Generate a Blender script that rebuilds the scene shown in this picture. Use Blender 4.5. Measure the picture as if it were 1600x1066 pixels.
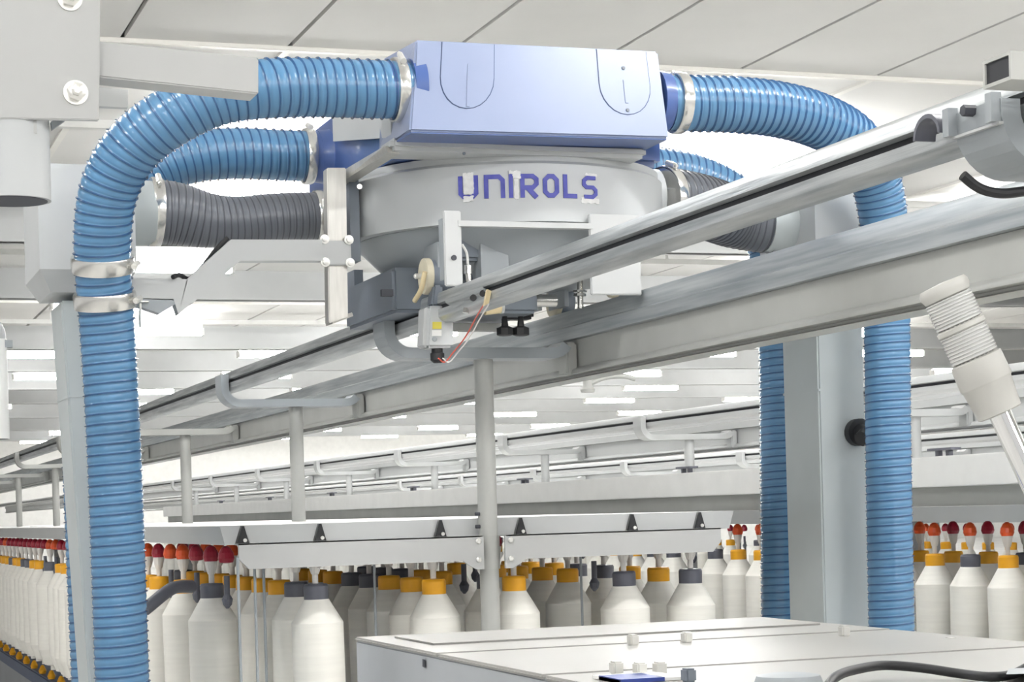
import bpy, bmesh, math, random
from mathutils import Vector, Matrix
for o in list(bpy.data.objects): bpy.data.objects.remove(o, do_unlink=True)
SC = bpy.context.scene
COL = SC.collection
rnd = random.Random(7)

# ------------------------------------------------------------------ camera
H = 1.70                                     # eye height above the floor
FPX, PX0, PY0 = 3124.0, 800.0, 797.0         # focal length and principal point for a 1600x1066 frame
YAW, ROLL = math.radians(19.35), math.radians(1.66)
FW = Vector((math.sin(YAW), math.cos(YAW), 0))
RT = Vector((math.cos(YAW), -math.sin(YAW), 0))
UP = Vector((0, 0, 1))
cam = bpy.data.cameras.new('camera')
camo = bpy.data.objects.new('camera', cam); COL.objects.link(camo)
cx = RT*math.cos(ROLL) - UP*math.sin(ROLL)
cy = RT*math.sin(ROLL) + UP*math.cos(ROLL)
m = Matrix((cx, cy, -FW)).transposed().to_4x4()
m.translation = (0, 0, H)
camo.matrix_world = m
cam.sensor_fit = 'HORIZONTAL'; cam.sensor_width = 36.0
cam.lens = FPX/1600*36.0
cam.shift_x = 0.0; cam.shift_y = (PY0-533)/1600.0
cam.clip_start = 0.05; cam.clip_end = 300
SC.camera = camo

# ------------------------------------------------------------------ light and exposure
SC.view_settings.view_transform = 'Standard'; SC.view_settings.look = 'None'
SC.view_settings.gamma = 1.0; SC.view_settings.use_curve_mapping = False
SC.view_settings.exposure = 0.27
W = bpy.data.worlds.new('hall_air'); SC.world = W; W.use_nodes = True
W.node_tree.nodes['Background'].inputs[0].default_value = (1.0, 0.995, 0.985, 1)
W.node_tree.nodes['Background'].inputs[1].default_value = 0.62
TUBE = 55.0                                   # emission of the fluorescent tubes

# ------------------------------------------------------------------ pixel helpers: a point of the photograph on a real plane of the hall
def ray(px, py):
    dx, dy = px-PX0, PY0-py
    a = dx*math.cos(ROLL)+dy*math.sin(ROLL); b = -dx*math.sin(ROLL)+dy*math.cos(ROLL)
    return FW + RT*(a/FPX) + UP*(b/FPX)
def at(px, py, X=None, Y=None, Z=None, D=None):      # heights here are relative to the eye
    d = ray(px, py)
    t = D if D is not None else X/d.x if X is not None else Y/d.y if Y is not None else Z/d.z
    return d*t

# ------------------------------------------------------------------ materials
def lin(c): return tuple(((v/255)/12.92 if v/255 <= .04045 else ((v/255+.055)/1.055)**2.4) for v in c)+(1,)
def mat(name, rgb, rough=.5, metal=0.0, var=.06, scale=6.0, stretch=(1, 1, 1), bump=0.0, rgb2=None, spec=.5, trans=0.0, emit=0.0, coat=0.0, speck=None):
    M = bpy.data.materials.new(name); M.use_nodes = True
    N, Lk = M.node_tree.nodes, M.node_tree.links
    B = N['Principled BSDF']
    B.inputs['Roughness'].default_value = rough; B.inputs['Metallic'].default_value = metal
    B.inputs['Specular IOR Level'].default_value = spec
    B.inputs['Transmission Weight'].default_value = trans
    B.inputs['Coat Weight'].default_value = coat
    c1 = lin(rgb); c2 = lin(rgb2) if rgb2 else tuple(max(0, v*(1-var*2)) for v in c1[:3])+(1,)
    tc = N.new('ShaderNodeTexCoord'); mp = N.new('ShaderNodeMapping'); mp.inputs['Scale'].default_value = stretch
    nz = N.new('ShaderNodeTexNoise'); nz.inputs['Scale'].default_value = scale; nz.inputs['Detail'].default_value = 6
    rp = N.new('ShaderNodeValToRGB'); rp.color_ramp.elements[0].position = .32; rp.color_ramp.elements[1].position = .68
    rp.color_ramp.elements[0].color = c2; rp.color_ramp.elements[1].color = c1
    Lk.new(tc.outputs['Object'], mp.inputs[0]); Lk.new(mp.outputs[0], nz.inputs[0]); Lk.new(nz.outputs[0], rp.inputs[0])
    out = rp.outputs[0]
    if speck:
        n2 = N.new('ShaderNodeTexNoise'); n2.inputs['Scale'].default_value = speck[1]; n2.inputs['Detail'].default_value = 8; n2.inputs['Roughness'].default_value = .75
        r2 = N.new('ShaderNodeValToRGB'); r2.color_ramp.elements[0].position = speck[2]; r2.color_ramp.elements[1].position = speck[2]+.1
        mx = N.new('ShaderNodeMix'); mx.data_type = 'RGBA'
        Lk.new(mp.outputs[0], n2.inputs[0]); Lk.new(n2.outputs[0], r2.inputs[0]); Lk.new(r2.outputs[0], mx.inputs[0])
        Lk.new(out, mx.inputs[6]); mx.inputs[7].default_value = lin(speck[0]); out = mx.outputs[2]
    Lk.new(out, B.inputs['Base Color'])
    if bump:
        bp = N.new('ShaderNodeBump'); bp.inputs['Strength'].default_value = bump; bp.inputs['Distance'].default_value = .01
        Lk.new(nz.outputs[0], bp.inputs['Height']); Lk.new(bp.outputs[0], B.inputs['Normal'])
    if emit:
        B.inputs['Emission Color'].default_value = (1, .992, .978, 1); B.inputs['Emission Strength'].default_value = emit
    return M
M = {
 'ceil': mat('ceiling_board', (240, 239, 236), .8, var=.03, scale=.8),
 'tee': mat('white_ceiling_bar', (246, 244, 238), .5, var=.02),
 'slab': mat('ceiling_void', (150, 149, 146), .9),
 'floor': mat('hall_floor', (224, 223, 220), .55, var=.08, scale=1.2),
 'wall': mat('white_wall', (235, 235, 232), .8, var=.03),
 'white': mat('white_enamel', (242, 242, 239), .45, var=.03),
 'grey': mat('grey_paint', (194, 197, 198), .42, var=.04, scale=3),
 'lgrey': mat('light_grey_paint', (192, 194, 194), .4, var=.03, scale=3),
 'mgrey': mat('mid_grey_paint', (160, 166, 170), .42, var=.05, scale=3),
 'dgrey': mat('dark_grey_paint', (118, 126, 136), .45, var=.06, scale=5),
 'duct': mat('duct_grey_paint', (180, 187, 188), .45, var=.04, scale=4),
 'post': mat('post_paint', (184, 185, 181), .45, var=.05, scale=5),
 'frame': mat('creel_paint', (184, 185, 184), .45, var=.03, scale=3),
 'galv': mat('galvanised_steel', (198, 201, 201), .36, .55, scale=9, stretch=(3, .35, 9), rgb2=(150, 155, 158), bump=.15, speck=((96, 94, 90), 34, .68)),
 'galv2': mat('dull_galvanised_steel', (198, 202, 203), .42, .45, scale=7, stretch=(3, .35, 9), rgb2=(158, 165, 170), speck=((98, 98, 96), 30, .7)),
 'steel': mat('bright_steel', (225, 224, 220), .22, .9, var=.08, scale=20),
 'chrome': mat('chrome', (235, 235, 235), .08, 1.0, var=.02),
 'zinc': mat('zinc_bolt', (232, 231, 226), .3, .55, var=.05, scale=30),
 'sbar': mat('brushed_bar', (206, 204, 198), .38, .45, var=.06, scale=12, stretch=(8, 8, 1)),
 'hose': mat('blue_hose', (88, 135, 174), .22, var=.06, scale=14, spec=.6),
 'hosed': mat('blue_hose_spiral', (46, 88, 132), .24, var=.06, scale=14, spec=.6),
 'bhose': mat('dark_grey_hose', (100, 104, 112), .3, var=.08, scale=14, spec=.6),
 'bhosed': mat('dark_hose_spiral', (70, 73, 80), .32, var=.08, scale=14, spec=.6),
 'blue': mat('blue_lacquer', (140, 152, 182), .3, var=.03, scale=2.5, coat=.3),
 'blued': mat('deep_blue_lacquer_and_shade', (70, 96, 154), .34, var=.05, scale=3, coat=.2),  # rear parts' own blue; also the painted shade under the blower box
 'ink': mat('lettering_blue', (58, 64, 158), .45, var=.08, scale=30, rgb2=(84, 88, 176)),
 'peel': mat('worn_white_film', (240, 240, 238), .6, var=.08, scale=60),
 'black': mat('black_rubber', (34, 35, 38), .5, var=.1, scale=20),
 'dark': mat('dark_void', (66, 68, 76), .6, var=.1),
 'slot': mat('rail_slot', (38, 40, 46), .6, var=.1),
 'bob': mat('white_roving', (240, 238, 230), .75, var=.025, scale=5, stretch=(1, 1, 14), bump=.06),
 'cap_o': mat('orange_cap', (244, 176, 34), .4, var=.07, scale=20),
 'cap_g': mat('grey_cap', (98, 100, 110), .42, var=.08, scale=20),
 'dome_m': mat('maroon_dome', (168, 28, 54), .3, var=.08, scale=20),
 'dome_o': mat('orange_dome', (236, 92, 42), .3, var=.08, scale=20),
 'holder': mat('holder_grey', (178, 178, 176), .4, var=.05),
 'skirt': mat('holder_white', (232, 228, 222), .4, var=.04),
 'tyre': mat('cream_tyre', (222, 214, 190), .5, var=.06, scale=20),
 'tan': mat('tan_roller', (226, 208, 166), .5, var=.06, scale=20),
 'yel': mat('yellow_label', (226, 212, 92), .5),
 'red': mat('red_wire', (226, 96, 76), .45),
 'cream': mat('cabinet_cream', (172, 171, 167), .42, var=.03, scale=2),
 'cabside': mat('cabinet_grey', (170, 174, 178), .45, var=.05, scale=4),
 'lens': mat('clear_ribbed_lens', (250, 250, 248), .12, var=.02, trans=.4, spec=.6),
 'lampcap': mat('pale_grey_plastic', (198, 197, 192), .4, var=.03),
 'tube': mat('lit_tube', (255, 253, 246), .4, emit=TUBE),
 'label_blue': mat('label_blue', (48, 70, 150), .4),
 'dblue': mat('dark_blue_paint', (44, 66, 104), .45),
}

# ------------------------------------------------------------------ objects
LOC = {}
def tag(o, label=None, cat=None, group=None, kind=None):
    if label: o['label'] = label
    if cat: o['category'] = cat
    if group: o['group'] = group
    if kind: o['kind'] = kind
    return o
def empty(name, loc, label, cat, group=None):
    o = bpy.data.objects.new(name, None); COL.objects.link(o)
    loc = Vector(loc); o.location = (loc.x, loc.y, loc.z+H); o.empty_display_size = .1
    LOC[o] = loc
    return tag(o, label, cat, group)
def copy_tree(o, parent=None):
    c = o.copy(); COL.objects.link(c)
    if parent: c.parent = parent
    LOC[c] = LOC[o]
    for ch in KIDS.get(o, ()): copy_tree(ch, c)
    return c
KIDS = {}
class MB:
    def __init__(s): s.v, s.f, s.m = [], [], []
    def add(s, vs, fs, mi=0):
        n = len(s.v); s.v += [Vector(v) for v in vs]
        for f in fs: s.f.append(tuple(i+n for i in f)); s.m.append(mi)
        return s
    def box(s, a, b, mi=0):
        x0, y0, z0 = (min(a[i], b[i]) for i in range(3)); x1, y1, z1 = (max(a[i], b[i]) for i in range(3))
        return s.add([(x0,y0,z0),(x1,y0,z0),(x1,y1,z0),(x0,y1,z0),(x0,y0,z1),(x1,y0,z1),(x1,y1,z1),(x0,y1,z1)],
                     [(0,3,2,1),(4,5,6,7),(0,1,5,4),(1,2,6,5),(2,3,7,6),(3,0,4,7)], mi)
    def hexa(s, lo, hi, mi=0):           # two quads joined
        return s.add(list(lo)+list(hi), [(0,3,2,1),(4,5,6,7),(0,1,5,4),(1,2,6,5),(2,3,7,6),(3,0,4,7)], mi)
    def prism(s, poly, fn0, fn1, mi=0):  # polygon of pairs, each end placed by a function
        n = len(poly)
        return s.add([fn0(*p) for p in poly]+[fn1(*p) for p in poly],
              [tuple(range(n))[::-1], tuple(range(n, 2*n))]+[(i, (i+1) % n, n+(i+1) % n, n+i) for i in range(n)], mi)
    def alongY(s, poly, y0, y1, mi=0): return s.prism(poly, lambda x, z: (x, y0, z), lambda x, z: (x, y1, z), mi)
    def alongX(s, poly, x0, x1, mi=0): return s.prism(poly, lambda y, z: (x0, y, z), lambda y, z: (x1, y, z), mi)
    def alongZ(s, poly, z0, z1, mi=0): return s.prism(poly, lambda x, y: (x, y, z0), lambda x, y: (x, y, z1), mi)
    def lathe(s, prof, p0, axis, n=20, mi=0):   # prof: (radius, distance along axis)
        p0 = Vector(p0); ax = Vector(axis).normalized()
        u = ax.orthogonal().normalized(); w = ax.cross(u)
        vs, fs = [], []
        for r, t in prof:
            for k in range(n):
                th = 2*math.pi*k/n
                vs.append(p0+ax*t+(u*math.cos(th)+w*math.sin(th))*r)
        for j in range(len(prof)-1):
            for k in range(n):
                a, b = j*n+k, j*n+(k+1) % n
                fs.append((a, b, b+n, a+n))
        fs.append(tuple(range(n))[::-1]); fs.append(tuple((len(prof)-1)*n+k for k in range(n)))
        return s.add(vs, fs, mi)
    def cyl(s, p0, p1, r, n=16, mi=0, r1=None):
        d = Vector(p1)-Vector(p0)
        return s.lathe([(r, 0), (r if r1 is None else r1, d.length)], p0, d, n, mi)
    def tube(s, pts, r, n=10, mi=0, steps=8):
        P, T, U, Wv = sweep(pts, steps)
        vs, fs = [], []
        for p, u, w in zip(P, U, Wv):
            for k in range(n):
                th = 2*math.pi*k/n; vs.append(p+(u*math.cos(th)+w*math.sin(th))*r)
        for j in range(len(P)-1):
            for k in range(n):
                a, b = j*n+k, j*n+(k+1) % n
                fs.append((a, b, b+n, a+n))
        fs.append(tuple(range(n))[::-1]); fs.append(tuple((len(P)-1)*n+k for k in range(n)))
        return s.add(vs, fs, mi)
    def build(s, name, mats, parent=None, bevel=0.0, smooth=35, label=None):
        if not isinstance(mats, (list, tuple)): mats = [mats]
        base = LOC[parent] if parent else None
        if base is None:
            xs = [v.x for v in s.v]; ys = [v.y for v in s.v]; zs = [v.z for v in s.v]
            base = Vector(((min(xs)+max(xs))/2, (min(ys)+max(ys))/2, min(zs)))
        me = bpy.data.meshes.new(name)
        me.from_pydata([v-base for v in s.v], [], s.f)
        for mm in mats: me.materials.append(M[mm] if isinstance(mm, str) else mm)
        me.polygons.foreach_set('material_index', s.m)
        bm = bmesh.new(); bm.from_mesh(me); bmesh.ops.recalc_face_normals(bm, faces=bm.faces)
        if bevel: bmesh.ops.bevel(bm, geom=[e for e in bm.edges if len(e.link_faces) == 2 and e.calc_face_angle(0) > .5], offset=bevel, segments=2, affect='EDGES', clamp_overlap=True)
        bm.to_mesh(me); bm.free()
        me.polygons.foreach_set('use_smooth', [True]*len(me.polygons))
        me.set_sharp_from_angle(angle=math.radians(smooth))
        o = bpy.data.objects.new(name, me); COL.objects.link(o)
        if parent:
            o.parent = parent; KIDS.setdefault(parent, []).append(o)
        else: o.location = (base.x, base.y, base.z+H)
        LOC[o] = base
        if label: o['label'] = label
        return o
def catmull(pts, steps):
    P = [Vector(p) for p in pts]
    if len(P) == 2: return [P[0].lerp(P[1], i/steps) for i in range(steps+1)]
    Q = [P[0]*2-P[1]]+P+[P[-1]*2-P[-2]]; out = []
    for i in range(1, len(Q)-2):
        p0, p1, p2, p3 = Q[i-1], Q[i], Q[i+1], Q[i+2]
        def tj(t, a, b): return t+max((b-a).length, 1e-6)**.5
        t0 = 0; t1 = tj(t0, p0, p1); t2 = tj(t1, p1, p2); t3 = tj(t2, p2, p3)
        for k in range(steps):
            t = t1+(t2-t1)*k/steps
            A1 = p0*((t1-t)/(t1-t0))+p1*((t-t0)/(t1-t0)); A2 = p1*((t2-t)/(t2-t1))+p2*((t-t1)/(t2-t1)); A3 = p2*((t3-t)/(t3-t2))+p3*((t-t2)/(t3-t2))
            B1 = A1*((t2-t)/(t2-t0))+A2*((t-t0)/(t2-t0)); B2 = A2*((t3-t)/(t3-t1))+A3*((t-t1)/(t3-t1))
            out.append(B1*((t2-t)/(t2-t1))+B2*((t-t1)/(t2-t1)))
    out.append(P[-1]); return out
def sweep(pts, steps):
    P = catmull(pts, steps); n = len(P)
    T = [(P[min(i+1, n-1)]-P[max(i-1, 0)]).normalized() for i in range(n)]
    U = [T[0].orthogonal().normalized()]
    for i in range(1, n):
        u = U[-1]-T[i]*U[-1].dot(T[i]); U.append(u.normalized())
    return P, T, U, [t.cross(u) for t, u in zip(T, U)]

# ================================================================== THE HALL
ZC = 3.0
floor = MB().box((-14, -12, -H-.05), (46, 84, -H)).build('floor', 'floor'); tag(floor, kind='structure')
ceil = MB().box((-14, -12, ZC+.04), (46, 84, ZC+.14)).build('ceiling', 'slab'); tag(ceil, kind='structure')
wb = MB().box((-14, 72, -H), (46, 72.2, ZC+.1)).build('wall_back', 'wall'); tag(wb, kind='structure')
wr = MB().box((46, -12, -H), (46.2, 84, ZC+.1)).build('wall_right', 'wall'); tag(wr, kind='structure')
# ceiling boards, each a piece of its own: open dark joints near by, white bars below the joints farther off
pm = MB().box((-.515, -2.485, 0), (.515, 2.485, .035))
pw = 1.06; p0 = None
for row, y in enumerate((5.0, 10.0, 15.0, 20.0, 25.0)):
    for k in range(-3, 13):
        x = 4.03+pw*(k+.5) - pw*2
        if p0 is None:
            p0 = pm.build('ceiling_panel', 'ceil'); p0.parent = ceil; pp = p0
        else:
            pp = p0.copy(); COL.objects.link(pp)
        pp.location = Vector((x, y, ZC+H)) - ceil.location
far = MB()
for row in range(11):
    for k in range(-4, 36): far.box((k*1.06+.02, 27.52+row*5, ZC), (k*1.06+1.04, 32.48+row*5, ZC+.035))
fo = far.build('far_ceiling_boards', 'ceil', ceil); fo['kind'] = 'stuff'
for y in (12.5, 17.5, 22.5, 27.5):
    MB().box((-3, y-.03, ZC-.03), (16, y+.03, ZC+.002)).build('ceiling_bar', 'tee', ceil, bevel=.006)
for k in range(-1, 12):
    x = 4.03+pw*k-pw
    MB().box((x-.026, 12.53, ZC-.02), (x+.026, 17.47, ZC+.002)).build('ceiling_bar', 'tee', ceil)
for y in (19.2, 24.0, 31.0, 35.5, 40.3, 45.0, 51.0, 58.0, 65.0):
    b = MB(); b.box((-4, y-.04, ZC-.36), (44, y+.04, ZC)); b.box((-4, y-.12, ZC-.36), (44, y+.12, ZC-.33))
    b.build('joist', 'lgrey', ceil)
# lamps
_o = 'first second third fourth fifth sixth seventh eighth ninth tenth eleventh twelfth thirteenth fourteenth fifteenth sixteenth seventeenth eighteenth nineteenth'.split()
ORD = list(_o)
for _t, _w in (('twenty', 'twentieth'), ('thirty', 'thirtieth'), ('forty', 'fortieth'), ('fifty', 'fiftieth'), ('sixty', 'sixtieth'), ('seventy', 'seventieth'), ('eighty', 'eightieth')):
    ORD.append(_w); ORD += [_t+'-'+q for q in _o[:9]]
def make_lamp():
    r = empty('ceiling_lamp', (0, 0, 0), None, 'lamp', 'fluorescent lamps below the ceiling')
    MB().alongX([(-.03, .03), (.03, .03), (.025, .08), (-.025, .08)], -.68, .68).build('housing', 'white', r)
    MB().alongX([(-.04, .03), (-.085, .0), (-.08, -.05), (-.045, -.085), (.045, -.085), (.08, -.05), (.085, .0), (.04, .03)], -.66, .66).build('diffuser', 'tube', r)
    for xx in (-.69, .66): MB().box((xx, -.085, -.085), (xx+.03, .085, .02)).build('end_piece', 'white', r)
    return r
lamp0 = make_lamp(); first = True
rows = [-8.0, -4.0, 0.0, 4.0, 8.0, 14.6, 17.1, 21.6, 25.5, 29.0, 33, 38, 42.5, 47.5, 54, 62, 68]
for ri, y in enumerate(rows):
    MB().box((-4, y-.04, ZC-.16), (44, y+.04, ZC-.1)).build('trunking', 'white', ceil)
    hg = MB()
    for k in range(0, 22): hg.box((-3+k*2.1, y-.012, ZC-.1), (-2.976+k*2.1, y+.012, ZC))
    hg.build('trunking_hangers', 'white', ceil)['kind'] = 'stuff'
    n = 0
    for k in range(-1 if ri > 4 else -2, 11):
        x = 3.4+3.9*k + (0, 0, 0, 0, 0, 0.0, .3, .35, .2, 1.4, .2, .9, -.6, .4, .1, .3, 0)[ri]
        if ri < 5:
            if k > 3: continue
        elif not .07 < x/y < .68: continue
        r = lamp0 if first else copy_tree(lamp0)
        first = False
        r.location = (x, y, H+ZC-.24); n += 1
        r['label'] = f'lit white fluorescent lamp, {ORD[n-1]} from the left in the {ORD[ri-5]} lamp row ahead' if ri > 4 else 'white fluorescent ceiling lamp overhead, outside the picture'
        if ri < 5: r['group'] = 'lamps overhead outside the picture'
        else: r['group'] = 'fluorescent lamps below the ceiling'

# ================================================================== RAILS, BRACKETS, POSTS of four machine rows
PITCH = 3.05
def crail(x, zc, s=1.0):                       # C profile, its slot facing -X
    o = [(0, .042), (.012, .044), (.04, .044), (.05, .036), (.05, -.036), (.042, -.044), (.012, -.044), (0, -.038), (-.006, -.03), (-.006, -.008), (.006, -.008), (.006, -.030), (.036, -.03), (.036, .03), (.006, .03), (.006, .006), (-.006, .010), (-.004, .034)]
    return [(x+p*s, zc+q*s) for p, q in o]
def bar_path(pts, w, t):                        # flat bar, width w along Y, bent in the XZ plane; pts = centre line
    n = len(pts); a, b = [], []
    for i in range(n):
        p0 = Vector(pts[max(i-1, 0)]); p1 = Vector(pts[min(i+1, n-1)]); d = (p1-p0).normalized(); nn = Vector((-d.y, d.x))
        a.append(Vector(pts[i])+nn*t/2); b.append(Vector(pts[i])-nn*t/2)
    return a, b
def flat_bar(mb, pts, y, w, t, mi=0):
    a, b = bar_path(pts, w, t); n = len(pts)
    for i in range(n-1):
        mb.hexa([(a[i].x, y-w/2, a[i].y), (a[i+1].x, y-w/2, a[i+1].y), (b[i+1].x, y-w/2, b[i+1].y), (b[i].x, y-w/2, b[i].y)],
                [(a[i].x, y+w/2, a[i].y), (a[i+1].x, y+w/2, a[i+1].y), (b[i+1].x, y+w/2, b[i+1].y), (b[i].x, y+w/2, b[i].y)], mi)
    return mb
def arc(cx_, cz, r, a0, a1, n=8): return [(cx_+r*math.cos(math.radians(a0+(a1-a0)*i/n)), cz+r*math.sin(math.radians(a0+(a1-a0)*i/n))) for i in range(n+1)]
ROWN = ['nearest', 'second', 'third', 'fourth']
POSTY = [[2.646, 6.06, 8.68, 11.45, 14.7, 17.9, 21.2, 24.4, 27.6],
         [6.0, 8.55, 11.2, 13.75, 16.5, 19.4, 22.2, 25.0, 27.8],
         [10.7, 13.4, 16.1, 18.8, 21.5, 24.2, 27.0],
         [13.0, 15.7, 18.4, 21.1, 23.8, 26.5]]
for mi_ in range(4):
    dx, dz = PITCH*mi_, -.085*mi_
    xa, xb = 1.733+dx, 2.362+dx
    ya, yb = (2.5, 60) if mi_ == 0 else (5.0+2*mi_, 60)
    near = ROWN[mi_]
    gm = 'galv' if mi_ == 0 else 'lgrey'
    r1 = MB().alongY(crail(xa+.016, .598+dz), ya, yb)
    o1 = r1.build('cleaner_rail', gm); tag(o1, f'galvanised slotted left rail of the {near} machine row, running away to the left', 'rail', 'slotted cleaner rails')
    MB().box((xa+.025, ya+.02, .585+dz), (xa+.04, yb, .615+dz)).build('rail_slot', 'slot', o1)
    b2 = empty('rail_beam', (xb, ya, .42+dz), f'grey beam carrying the right-hand galvanised track of the {near} machine row', 'beam', 'rail beams')
    MB().alongY([(xb, .418+dz), (xb+.06, .418+dz), (xb+.06, .428+dz), (xb+.012, .428+dz), (xb+.006, .436+dz), (xb+.006, .535+dz), (xb+.06, .535+dz), (xb+.06, .545+dz), (xb-.006, .545+dz), (xb-.006, .456+dz), (xb-.03, .446+dz), (xb-.034, .440+dz), (xb-.034, .432+dz), (xb-.006, .430+dz), (xb-.006, .424+dz), (xb-.02, .418+dz)], ya, yb).build('beam', 'post' if mi_ == 0 else 'lgrey', b2)
    MB().alongY([(xb-.014, .642+dz), (xb+.04, .642+dz), (xb+.04, .546+dz), (xb-.030, .546+dz), (xb-.030, .585+dz), (xb-.02, .591+dz), (xb-.018, .634+dz)], ya, yb).build('track', 'galv2' if mi_ == 0 else 'lgrey', b2)
    for pi, y in enumerate(POSTY[mi_]):
        xm = 2.045+dx
        zb_s = -.278 if (mi_ == 0 and pi == 0) else -.96 if (mi_ < 3 and y > (6.3, 6.3, 9.3)[mi_]) else -H
        r = empty('rail_support', (xm, y, zb_s), f'grey post with a U-shaped rail bracket, {ORD[pi]} from the front in the {near} machine row', 'rail support', 'posts carrying the cleaner rails')
        pm_ = 'post' if mi_ == 0 else 'lgrey'
        zt = .485+dz
        zb = -.278 if (mi_ == 0 and pi == 0) else -.96 if (mi_ < 3 and y > (6.3, 6.3, 9.3)[mi_]) else -H
        MB().cyl((xm, y, zb), (xm, y, zt+.0), .031, 24).build('post', pm_, r)
        R_ = .07; zq = .012 if (mi_ == 0 and pi == 0) else 0; zu = .597 if (mi_ == 0 and pi == 0) else .625+dz
        path = [(xa-.014, zu)]+arc(xa-.014+R_, .5+zq+dz+R_, R_, 180, 270, 8)+[(xb-.10, .5+zq+dz)]+arc(xb-.095, .5+dz+.05, .05, 270, 330, 5)
        flat_bar(MB(), path, y, .13 if mi_ == 0 else .12, .034).build('bracket', ('mgrey' if pi < 3 else 'post') if mi_ == 0 else 'lgrey', r)
        jp = MB().box((xb-.05, y-.05, .43+dz), (xb-.013, y+.03, .535+dz)); jp.build('joint_plate', pm_, r, bevel=.006)
        if mi_ == 0 and pi == 0:
            for q0 in (y-.062, y+.058): MB().box((xa-.046, q0, .562), (xa-.028, q0+.017, .606)).build('flange', 'mgrey', r)
            MB().box((xa-.036, y-.066, .558), (xa-.028, y+.066, .562)).build('weld_seam', 'lgrey', r)
            bt = MB().tube([at(1504, 274, Y=y), at(1528, 293, Y=y), at(1560, 302, Y=y), at(1600, 299, Y=y), at(1680, 285, Y=y)], .008, 10); bt.build('cable', 'black', r)
            MB().cyl((xa-.05, y+.01, .592), (xa-.028, y+.01, .592), .009, 6).build('bolt', 'dark', r)
# rail clip and crossing square tube at the right edge
_o, _i = [], []
for t in range(0, 181, 15):
    c_, s__ = math.cos(math.radians(t)), math.sin(math.radians(t))
    _o.append((2.775+.040*c_, .574+.036*s__)); _i.append((2.775+.034*c_, .574+.029*s__))
MB().alongX(_o+_i[::-1], 1.69, 1.728).build('rail_end_clip', 'cap_g')
tag(bpy.data.objects['rail_end_clip'], 'dark arched metal clip sticking out of the rail slot beside the right bracket', 'clip')
ct = empty('crossing_tube', (2.3, 2.42, .578), 'open-ended grey square tube crossing above the rail at the right edge', 'tube')
x0 = 1.59
o_ = [(2.384, .578), (2.454, .578), (2.454, .618), (2.384, .618)]; i_ = [(2.389, .583), (2.449, .583), (2.449, .613), (2.389, .613)]
vs = [(x, y, z) for x in (x0, 3.0) for y, z in o_+i_]
fs = []
for k in range(4):
    n_ = (k+1) % 4
    fs += [(k, n_, 8+n_, 8+k), (4+k, 12+k, 12+n_, 4+n_), (k, 4+k, 4+n_, n_), (8+k, 8+n_, 12+n_, 12+k)]
MB().add(vs, fs).build('tube_wall', 'post', ct)
MB().box((x0+.003, 2.389, .583), (x0+.008, 2.449, .613)).build('tube_hollow_shade', 'slot', ct)  # dark sheet painted in for the shade inside the open tube
MB().cyl((2.9, 2.42, .618), (2.9, 2.42, ZC), .012, 10).build('hanger_rod', 'zinc', ct)

# ================================================================== CREELS with bobbins
def trough(x0, x1, y0, y1, zt, zb, inset=.012):
    return MB().alongY([(x0, zt), (x1, zt), (x1-inset, zb), (x0+inset, zb)], y0, y1)
def hanger_meshes():
    d = MB().lathe([(.006, 0), (.022, .003), (.027, .016), (.024, .034), (.015, .05), (.006, .056)], (0, 0, -.06), (0, 0, 1), 14)
    s = MB().lathe([(.0095, -.065), (.0095, 0), (.012, .0), (.016, .012), (.021, .035), (.021, .045)], (0, 0, -.10), (0, 0, 1), 12)
    return d, s
dmb, smb = hanger_meshes()
proto_loc = Vector((0, 0, 0))
def proto(mb, name, mt):
    o = mb.build(name, mt, smooth=18); o_mesh = o.data
    off = LOC[o]
    for v in o_mesh.vertices: v.co += off
    bpy.data.objects.remove(o); return o_mesh
ME_DOME = {k: proto(dmb, 'dome', k) for k in ('dome_m', 'dome_o')}
ME_STEM = proto(smb, 'spindle', 'skirt')
tipm = MB().lathe([(.004, 0), (.014, .012), (.018, .03), (.0095, .045), (.0095, .105)], (0, 0, -.205), (0, 0, 1), 12)
ME_TIP = proto(tipm, 'empty_tip', 'cap_g')
body = MB().lathe([(.018, -.025), (.018, 0), (.03, 0), (.05, .006), (.081, .09), (.082, .452), (.0415, .522), (.040, .526)], (0, 0, -.705), (0, 0, 1), 28)
ME_BODY = proto(body, 'roving', 'bob')
capm = MB().lathe([(.030, 0), (.039, .001), (.0395, .043), (.036, .05), (.012, .052)], (0, 0, -.181), (0, 0, 1), 20)
ME_CAP = {k: proto(capm, 'tube_cap', k) for k in ('cap_o', 'cap_g')}
def inst(name, me, parent, local):
    o = bpy.data.objects.new(name, me); COL.objects.link(o); o.parent = parent; o.location = local; return o
def bobbin(x, y, z, cap, label, group):
    r = bpy.data.objects.new('roving_bobbin', None); COL.objects.link(r); r.location = (x, y, z+H); r.empty_display_size = .05
    tag(r, label, 'bobbin', group); r.rotation_euler = (rnd.uniform(-.012, .012), rnd.uniform(-.012, .012), rnd.uniform(0, 6))
    inst('roving', ME_BODY, r, (0, 0, 0)); inst('tube_cap', ME_CAP[cap], r, (0, 0, 0))
ROWX = [1.256, 1.50, 1.893, 2.164, 2.554, 2.797]
SIDE = ['leftmost', 'second', 'third', 'fourth', 'fifth', 'rightmost']
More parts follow.
